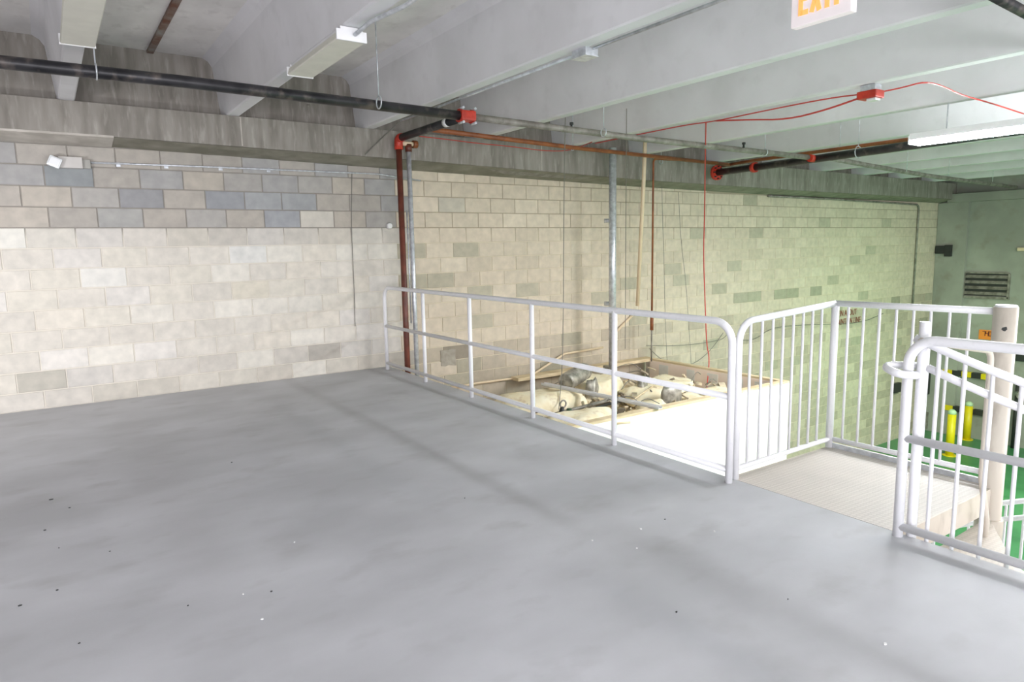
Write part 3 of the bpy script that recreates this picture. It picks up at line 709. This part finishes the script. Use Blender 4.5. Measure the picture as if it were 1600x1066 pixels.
# slanting pipe on wall behind railing
pipe_thing('conduit', [onY(700,607,YW-0.06), onY(745,599,YW-0.06), onY(828,588,YW-0.06), onY(882,553,YW-0.06), onY(942,543,YW-0.06)], 0.017, M_pvc, 'pale conduit climbing along the block wall behind the long guardrail', 'conduit', 8, fr=0.08)
pipe_thing('wall_wire', [onY(550,270,YW-0.012), onY(549,360,YW-0.012), onY(553,440,YW-0.012), onY(555,510,YW-0.012)], 0.004, M_wire, 'thin dark wire hanging down the block wall left of the riser', 'wire', 6)
# hanging wires in the hall
def sag(A, B_, s_, n=10):
    return [A.lerp(B_, i/n)-Vector((0,0,s_*4*(i/n)*(1-i/n))) for i in range(n+1)]
wires = [
 ('hanging_wire', [onY(884,150,6.2), onY(881,300,7.0), onY(880,560,7.2), onY(873,640,6.6)], 0.005, M_wire, 'thin straight wire hanging to the valve in the enclosure'),
 ('hanging_wire', [onY(979,170,6.0), onY(978,330,7.4), onY(977,545,7.6)], 0.005, M_wire, 'thin wire hanging just left of the leaning cream tube'),
 ('hanging_wire', [onY(1034,290,8.0), onY(1038,430,8.0), onY(1040,520,8.0), onY(1045,610,7.6)], 0.004, M_wire, 'fine wire hanging between the brown drop pipe and the red cable'),
 ('hanging_wire', [onY(1060,300,8.1), onY(1064,380,8.1), onY(1072,440,8.1), onY(1082,600,7.6)], 0.004, M_wire, 'fine curved wire hanging close left of the red cable'),
 ('red_drop_cable', [onZ(1103,192,zb(6)-0.03), onY(1102,240,6.2), onY(1101,330,6.8), onY(1099,400,6.9), onY(1102,480,6.9), onY(1104,540,6.9), onY(1109,560,6.9), onY(1104,610,6.7)], 0.008, M_redwire, 'red cable hanging from the ceiling down to the enclosure')]
for n_, p_, r_, m_, l_ in wires: pipe_thing(n_, p_, r_, m_, l_, 'cable' if 'red' in n_ else 'wire', 6)
A = onY(985,545,8.1); B_ = onY(1010,543,8.1)
pipe_thing('slack_cable', sag(onY(1010,540,8.1), onY(1130,530,8.1), 0.05)+[onY(1140,518,8.1)], 0.006, M_wire, 'slack grey cable strung along the wall above the enclosure', 'cable', 6)
pipe_thing('slack_cable', sag(onY(1015,545,8.0), onY(1130,520,8.1), 0.45), 0.006, M_wire, 'deeply drooping grey cable above the pink board', 'cable', 6)
pipe_thing('slack_cable', [onY(1160,532,8.1), onY(1180,531,8.1), onY(1205,512,8.1), onY(1250,508,8.1), onY(1290,507,8.1), onY(1345,505,8.1), onY(1380,490,8.1)], 0.008, M_wire, 'dark cable along the wall behind the landing pickets', 'cable', 6)
# red alarm cable along the stems and the strobe
zc5 = zb(6.44)
def on5(px_, py_): p = onX(px_, py_, 6.465); return p
red1 = [onX(px_, py_, 6.44) for px_, py_ in ((930,222),(1000,209),(1075,193),(1115,190),(1200,172),(1297,153),(1350,147))]
for p in red1: p.z = min(p.z, zc5-0.012); p.z = max(p.z, zc5-0.06)
pipe_thing('alarm_cable', red1, 0.007, M_redwire, 'taut red alarm cable clipped to the lower edge of the fifth ceiling stem', 'cable', 6)
pipe_thing('alarm_cable', [Vector((6.42,p.y,p.z)) for p in [onX(1118,189,6.42), onX(1170,187,6.42), onX(1230,187,6.42), onX(1290,172,6.42), onX(1352,150,6.42)]], 0.009, M_redwire, 'sagging pair of red cables left of the alarm strobe', 'cable', 6)
pipe_thing('alarm_cable', [onX(1380,143,6.47), onX(1410,137,6.47), onX(1445,127,6.47), onZ(1475,135,2.92), onZ(1500,148,2.90), onZ(1545,160,2.88), onZ(1600,178,2.85)], 0.007, M_redwire, 'red cable running right from the alarm strobe across the stems', 'cable', 6)
pipe_thing('alarm_cable', [onY(655,213,7.78), onY(700,218,7.78), onY(745,224,7.78), onY(800,229,7.78), onY(850,236,7.78), onY(890,236,7.78), onZ(925,222,2.90)], 0.006, M_redwire, 'thin red cable looping along the raw concrete beam below the brown pipe', 'cable', 6)
s0 = onX(1364,150,6.44)
al = thing('alarm_strobe', (6.42, s0.y, zc5-0.16), 'red fire alarm strobe hung from a steel box on the ceiling stem', 'alarm')
MB().box(6.34,6.45,s0.y-0.07,s0.y+0.07,zc5-0.055,zc5-0.002,bev=0.006).build('back_box', M_galv, al)
MB().box(6.32,6.47,s0.y-0.09,s0.y+0.09,zc5-0.125,zc5-0.055,bev=0.012).build('body', M_red, al)
MB().box(6.345,6.435,s0.y-0.075,s0.y+0.01,zc5-0.148,zc5-0.125,bev=0.008).build('strobe_lens', M_clear, al)

# ------------------------------------------------------------------ light fixtures
def fixture(x, y0, y1, zt, label, lens_mat, hgt=0.085, w=0.20, drop=0.05):
    t = thing('ceiling_light', (x, (y0+y1)/2, zt-hgt), label, 'ceiling light', 'tube light fixtures under the ceiling stems')
    (MB().box(x-w*0.32,x+w*0.32,y0+0.01,y1-0.01,zt-0.035,zt,bev=0.004) if drop > 0.045 else MB().box(x-w*0.49,x+w*0.49,y0+0.01,y1-0.01,zt-hgt+drop,zt,bev=0.004)).build('housing', M_fixture, t)
    prof = [(-w/2+0.006,0),(w/2-0.006,0),(w/2,0.008),(w/2-0.012,drop),(-w/2+0.012,drop),(-w/2,0.008)]
    n = len(prof); zz = zt-hgt
    MB().add([(x+a, y, zz+c) for y in (y0+0.014,y1-0.014) for a,c in prof], [tuple(range(n)), tuple(range(n,2*n))[::-1]]+[(i,(i+1)%n,n+(i+1)%n,n+i) for i in range(n)]).build('lens', lens_mat, t)
    for yy in (y0, y1-0.014):
        MB().box(x-w/2-0.003,x+w/2+0.003,yy,yy+0.014,zz-0.004,zt-0.022).box(x-w*0.38,x+w*0.38,yy,yy+0.014,zt-0.022,zt-0.004).build('end_cap', M_fixture, t)
    return t
fixture(0.303, 4.37, 5.49, zb(0.3)-0.002, 'unlit white tube light in the upper left corner, under the first stem', M_lens)
fixture(1.785, 4.43, 5.54, zb(1.7)-0.002, 'unlit white tube light left of the junction box, end cap and conduit showing', M_lens)
fixture(7.93, 1.45, 3.82, 2.665, 'glaring lit tube light at the right edge of the photo', M_lit, 0.11, 0.26, 0.04)
lit = [o for o in COL.objects if o.name.startswith('ceiling_light')][-1]
for y in (1.9, 3.5): MB().tube([(7.93,y,2.66),(7.93,y,zb(7.93))], 0.006, 6).build('hanger_rod', M_galv, lit)

# ------------------------------------------------------------------ exit sign
e0 = onZ(1234,45,2.53); e1 = onZ(1331,17,2.53)
ex = thing('exit_sign', (2.90, (e0.y+e1.y)/2, 2.53), 'white EXIT sign with orange glowing letters, cut by the top of the frame', 'exit sign')
ex_x = (e0.x+e1.x)/2
MB().box(ex_x, ex_x+0.045, e1.y, e0.y, 2.53, 2.53+0.21, bev=0.006).build('housing', M_exitwhite, ex)
MB().box(ex_x+0.01, ex_x+0.035, (e0.y+e1.y)/2-0.06, (e0.y+e1.y)/2+0.06, 2.74, zb(3.1)+SL).build('canopy', M_fixture, ex)
WY = e0.y-e1.y
def bar(mb, a, b_, th=0.022):
    a = Vector(a); b_ = Vector(b_); d = (b_-a).normalized(); n_ = Vector((-d.y, d.x))*th/2
    cs = [a-n_-d*0, a+n_-d*0, b_+n_, b_-n_]
    vs = [(ex_x-0.003, e0.y-u, 2.53+v) for u, v in [(c.x,c.y) for c in cs]]+[(ex_x+0.001, e0.y-u, 2.53+v) for u, v in [(c.x,c.y) for c in cs]]
    mb.add(vs, [(0,1,2,3),(0,4,5,1),(1,5,6,2),(2,6,7,3),(3,7,4,0)])
b0, b1 = 0.045, 0.185; u = WY*0.17; lw = WY*0.13; gp_ = WY*0.19
for ch, strokes in (('E',[((0,b0),(0,b1)),((0,b0+0.01),(lw,b0+0.01)),((0,(b0+b1)/2),(lw*0.85,(b0+b1)/2)),((0,b1-0.01),(lw,b1-0.01))]),
                    ('X',[((0,b0),(lw,b1)),((0,b1),(lw,b0))]), ('I',[((lw/2,b0),(lw/2,b1))]), ('T',[((lw/2,b0),(lw/2,b1)),((0,b1-0.01),(lw,b1-0.01))])):
    mb = MB()
    for s1, s2 in strokes: bar(mb, (u+s1[0], s1[1]), (u+s2[0], s2[1]))
    mb.build('letter', M_exitred, ex); u += gp_ if ch != 'I' else gp_*0.8

# ------------------------------------------------------------------ emergency light on the block wall
p = onY(112,254,YW-0.03)
em = thing('emergency_light', (p.x, YW-0.05, p.z-0.06), 'small grey-white emergency light high on the block wall at left', 'emergency light')
MB().box(p.x-0.02-0.09,p.x+0.09,YW-0.075,YW-0.004,p.z-0.058,p.z+0.052,bev=0.008).build('housing', plain('emergency_housing', rgb(196,192,188), 0.5), em)
MB().box(p.x+0.09,p.x+0.16,YW-0.045,YW-0.004,p.z-0.055,p.z+0.035,bev=0.008).build('side_box', plain('emergency_side', rgb(160,158,152), 0.5), em)
mt = Matrix.Translation((p.x-0.145, YW-0.10, p.z-0.01)) @ Matrix.Rotation(rad(24),4,'Y')
hd = MB().box(-0.055,0.055,-0.03,0.05,-0.05,0.05,mt,bev=0.014).build('lamp_head', M_clear, em)
MB().box(-0.042,0.042,-0.036,-0.028,-0.038,0.038,mt,bev=0.004).build('lamp_lens', plain('ribbed_lens', rgb(240,242,244), 0.1, 0.3), hd)

# ------------------------------------------------------------------ far wall items
lv0 = onX(1508,427,XR-0.03); lv1 = onX(1574,464,XR-0.03)
lo = thing('louvre_vent', (XR-0.02, (lv0.y+lv1.y)/2, lv1.z), 'grey metal louvre vent high on the far wall', 'vent')
y0_, y1_, z0_, z1_ = lv1.y, lv0.y, lv1.z, lv0.z
MB().box(XR-0.012,XR-0.004,y0_,y1_,z0_,z1_).build('backing', M_dark, lo)
for a_ in ((y0_-0.03,y0_+0.01,z0_-0.04,z1_),(y1_-0.01,y1_+0.03,z0_-0.04,z1_),(y0_,y1_,z1_,z1_+0.03),(y0_-0.04,y1_+0.04,z0_-0.07,z0_-0.01)):
    MB().box(XR-0.06,XR-0.002,*a_).build('frame', M_greypipe, lo)
for k in range(4):
    zc_ = z0_+(z1_-z0_)*(k+0.45)/4
    MB().add([(XR-0.055,y0_,zc_-0.035),(XR-0.055,y1_,zc_-0.035),(XR-0.015,y1_,zc_+0.03),(XR-0.015,y0_,zc_+0.03),(XR-0.060,y0_,zc_-0.028),(XR-0.060,y1_,zc_-0.028),(XR-0.02,y1_,zc_+0.037),(XR-0.02,y0_,zc_+0.037)],
      [(0,1,2,3),(4,5,6,7),(0,1,5,4),(1,2,6,5),(2,3,7,6),(3,0,4,7)]).build('slat', M_greypipe, lo)
c0 = onX(1463,383,XR-0.12); c1 = onX(1487,401,XR-0.12)
sb = thing('speaker_box', (XR-0.15, (c0.y+c1.y)/2, c1.z), 'small dark box on the far wall beside the corner pilaster', 'box')
ym = c1.y+(c0.y-c1.y)*0.42
MB().box(XR-0.18,XR-0.10,c1.y,ym,c1.z,c0.z,bev=0.01).build('body', M_dark, sb)
MB().box(XR-0.17,XR-0.10,ym,c0.y,c1.z+0.07,c0.z-0.02,bev=0.01).build('side_unit', M_dark, sb)
c0 = onX(1590,387,XR-0.05)
tag(MB().box(XR-0.08,XR-0.002,c0.y-0.35,c0.y,c0.z-0.08,c0.z,bev=0.02).build('wall_lamp', M_pvc), 'pale little fixture on the far wall at the right edge of frame', 'fixture')
o0 = onX(1530,515,XR-0.01); o1 = onX(1552,524,XR-0.01)
pc = thing('orange_placard', (XR-0.01, (o0.y+o1.y)/2, o1.z-0.12), 'small orange number placard on the far wall beside the pole', 'sign')
MB().box(XR-0.014,XR-0.002,o1.y,o0.y,o1.z-0.12,o0.z).build('plate', M_orange, pc)
def digit(parent, ch, yc, zc_, s_, mat):
    seg = {'7':'abc','4':'fgbc','0':'abcdef'}[ch]; w_, h_ = s_*0.5, s_
    D_ = {'a':((-w_/2,h_/2),(w_/2,h_/2)),'b':((w_/2,h_/2),(w_/2,0)),'c':((w_/2,0),(w_/2,-h_/2)),'d':((-w_/2,-h_/2),(w_/2,-h_/2)),'e':((-w_/2,-h_/2),(-w_/2,0)),'f':((-w_/2,0),(-w_/2,h_/2)),'g':((-w_/2,0),(w_/2,0))}
    mb = MB(); t_ = s_*0.09
    for c in seg:
        (a,b_),(c2,d2) = D_[c]
        mb.box(XR-0.018,XR-0.0135,yc-max(a,c2)-t_,yc-min(a,c2)+t_,zc_+min(b_,d2)-t_,zc_+max(b_,d2)+t_)
    mb.build('numeral', mat, parent)
for i, ch in enumerate('740'): digit(pc, ch, o0.y-0.11-0.065*i, o0.z-0.085, 0.10, M_stencil)
# black and yellow dock bumpers
for i, (A, B_, lb_) in enumerate((((1508,584),(1535,589),'upper black and yellow bumper bar on the far wall'),((1508,640),(1540,648),'lower black and yellow bumper bar on the far wall'))):
    a = onX(*A, XR-0.1); b2 = onX(*B_, XR-0.1)
    t = thing('bumper_bar', (XR-0.1,(a.y+b2.y)/2,b2.z), lb_, 'bumper')
    ys_ = sorted((a.y+0.5, b2.y-0.4)); zz = (a.z+b2.z)/2; n = 6
    for k in range(n):
        ya_ = ys_[0]+(ys_[1]-ys_[0])*k/n; yb_ = ys_[0]+(ys_[1]-ys_[0])*(k+1)/n
        MB().box(XR-0.12,XR-0.002,ya_,yb_,zz-0.07,zz+0.06).build('band', M_yellow if k % 2 else M_dark, t)
# bollards
for (px_, py_, h_, lb_) in ((1483,712,0.98,'yellow bollard with pale cap, the nearer left of the pair'),(1510,687,0.86,'yellow bollard with pale cap, the farther right of the pair')):
    P = onZ(px_, py_, ZG)
    t = thing('bollard', (P.x,P.y,ZG), lb_, 'bollard')
    MB().tube([(P.x,P.y,ZG),(P.x,P.y,ZG+h_)], 0.085, 20).build('post', M_yellow, t)
    MB().tube([(P.x,P.y,ZG+h_),(P.x,P.y,ZG+h_+0.06),(P.x,P.y,ZG+h_+0.10)], [0.088,0.08,0.04], 20).build('cap', plain('pale_cap', rgb(200,230,190), 0.5), t)
    MB().tube([(P.x,P.y,ZG),(P.x,P.y,ZG+0.02)], 0.14, 20).build('base_plate', M_yellow, t)
# hose reel gear on far wall at the frame edge, black box left of newel
a = onX(1590,615,XR-0.15)
t = thing('valve_station', (XR-0.15,a.y,a.z-1.0), 'dark standpipe valve with hose on the far wall, seen between pickets at the right edge', 'valve')
MB().tube([(XR-0.15,a.y,ZG),(XR-0.15,a.y,a.z+0.3)], 0.05, 12).build('standpipe', M_dark, t)
MB().tube([(XR-0.15,a.y-0.0,a.z),(XR-0.3,a.y-0.12,a.z)], [0.07,0.05], 12).build('valve_body', M_galv, t)
MB().tube([(XR-0.30,a.y-0.12,a.z),(XR-0.33,a.y-0.14,a.z)], 0.10, 14).build('handwheel', M_greypipe, t)
MB().box(XR-0.10,XR-0.002,a.y-0.1,a.y+0.12,a.z+0.75,a.z+1.05,bev=0.02).build('junction_box', M_dark, t)
a = onX(1403,610,XR-0.25)
for (px_, py_, w_, h_, lb_) in ((1400,606,0.16,0.24,'small black device on the back wall left of the near guardrail post'),(1448,600,0.10,0.55,'black strap-like handle hanging on the back wall right of the newel post')):
    P = onY(px_, py_, YW-0.04)
    tag(MB().box(P.x-w_,P.x+w_,YW-0.09,YW-0.003,P.z-h_/2,P.z+h_/2,bev=0.02).build('wall_device', M_dark), lb_, 'device')
P = onY(1452,655,YW-0.05)
tag(MB().box(P.x-0.25,P.x+0.25,YW-0.10,YW-0.003,P.z-0.22,P.z+0.22,bev=0.02).build('wall_panel', M_greypipe), 'small grey panel low on the back wall behind the stair pickets', 'panel')
# stencilled warning on the block wall
tx = bpy.data.curves.new('stencil', 'FONT'); tx.body = "IN ABOUT\nMAINTAIN LINE"; tx.size = 0.19; tx.extrude = 0.001; tx.space_line = 1.0; tx.align_x = 'CENTER'
to = bpy.data.objects.new('stencilled_warning', tx); COL.objects.link(to)
dg = bpy.context.evaluated_depsgraph_get(); me = bpy.data.meshes.new_from_object(to.evaluated_get(dg)); bpy.data.objects.remove(to)
P = onY(1325,493,YW-0.006)
so = bpy.data.objects.new('stencilled_warning', me); COL.objects.link(so); me.materials.append(M_stencil)
so.rotation_euler = (rad(90),0,0); so.location = (P.x, YW-0.012, P.z); so.scale = (0.78,1,1)
tag(so, 'faded red stencilled two-line warning painted on the block wall', 'lettering')

# small round detector on the wall by the riser, and paint chips on the floor
p = onY(609,353,YW-0.02)
t = MB().tube([(p.x,YW-0.002,p.z),(p.x,YW-0.035,p.z)], [0.045,0.03], 14).build('wall_stub', M_comp); tag(t, 'small white round stub on the block wall just left of the riser', 'fitting')
for i, (px_, py_, s_) in enumerate(((80,781,0.030),(109,794,0.018),(362,723,0.014),(92,857,0.012),(172,862,0.012),(89,923,0.018),(31,947,0.022),(424,925,0.018),(294,947,0.010),(124,1006,0.012),(1039,812,0.016),(1057,957,0.018),(70,829,0.022),(726,779,0.014),(1231,937,0.010))):
    P = onZ(px_, py_, 0); r_ = random.Random(i)
    pts = [(P.x+s_*0.55*r_.uniform(0.4,0.8)*math.cos(rad(a)), P.y+s_*0.33*r_.uniform(0.4,0.8)*math.sin(rad(a))) for a in range(0,360,60)]
    tag(MB().prism(pts, 0.0002, 0.004).build('floor_chip', M_dark), 'tiny dark chip of debris lying on the grey concrete floor', 'debris', 'dark chips scattered on the floor')
for i, (px_, py_, s_) in enumerate(((1001,827,0.022),(995,857,0.014),(1383,1007,0.02),(460,848,0.012),(925,845,0.014),(380,929,0.014),(1116,831,0.012),(410,968,0.018))):
    P = onZ(px_, py_, 0); r_ = random.Random(i+50)
    pts = [(P.x+s_*0.55*r_.uniform(0.4,0.8)*math.cos(rad(a)), P.y+s_*0.5*r_.uniform(0.4,0.8)*math.sin(rad(a))) for a in range(0,360,60)]
    tag(MB().prism(pts, 0.0002, 0.004).build('floor_flake', M_comp), 'tiny white paint flake lying on the grey concrete floor', 'debris', 'white flakes scattered on the floor')
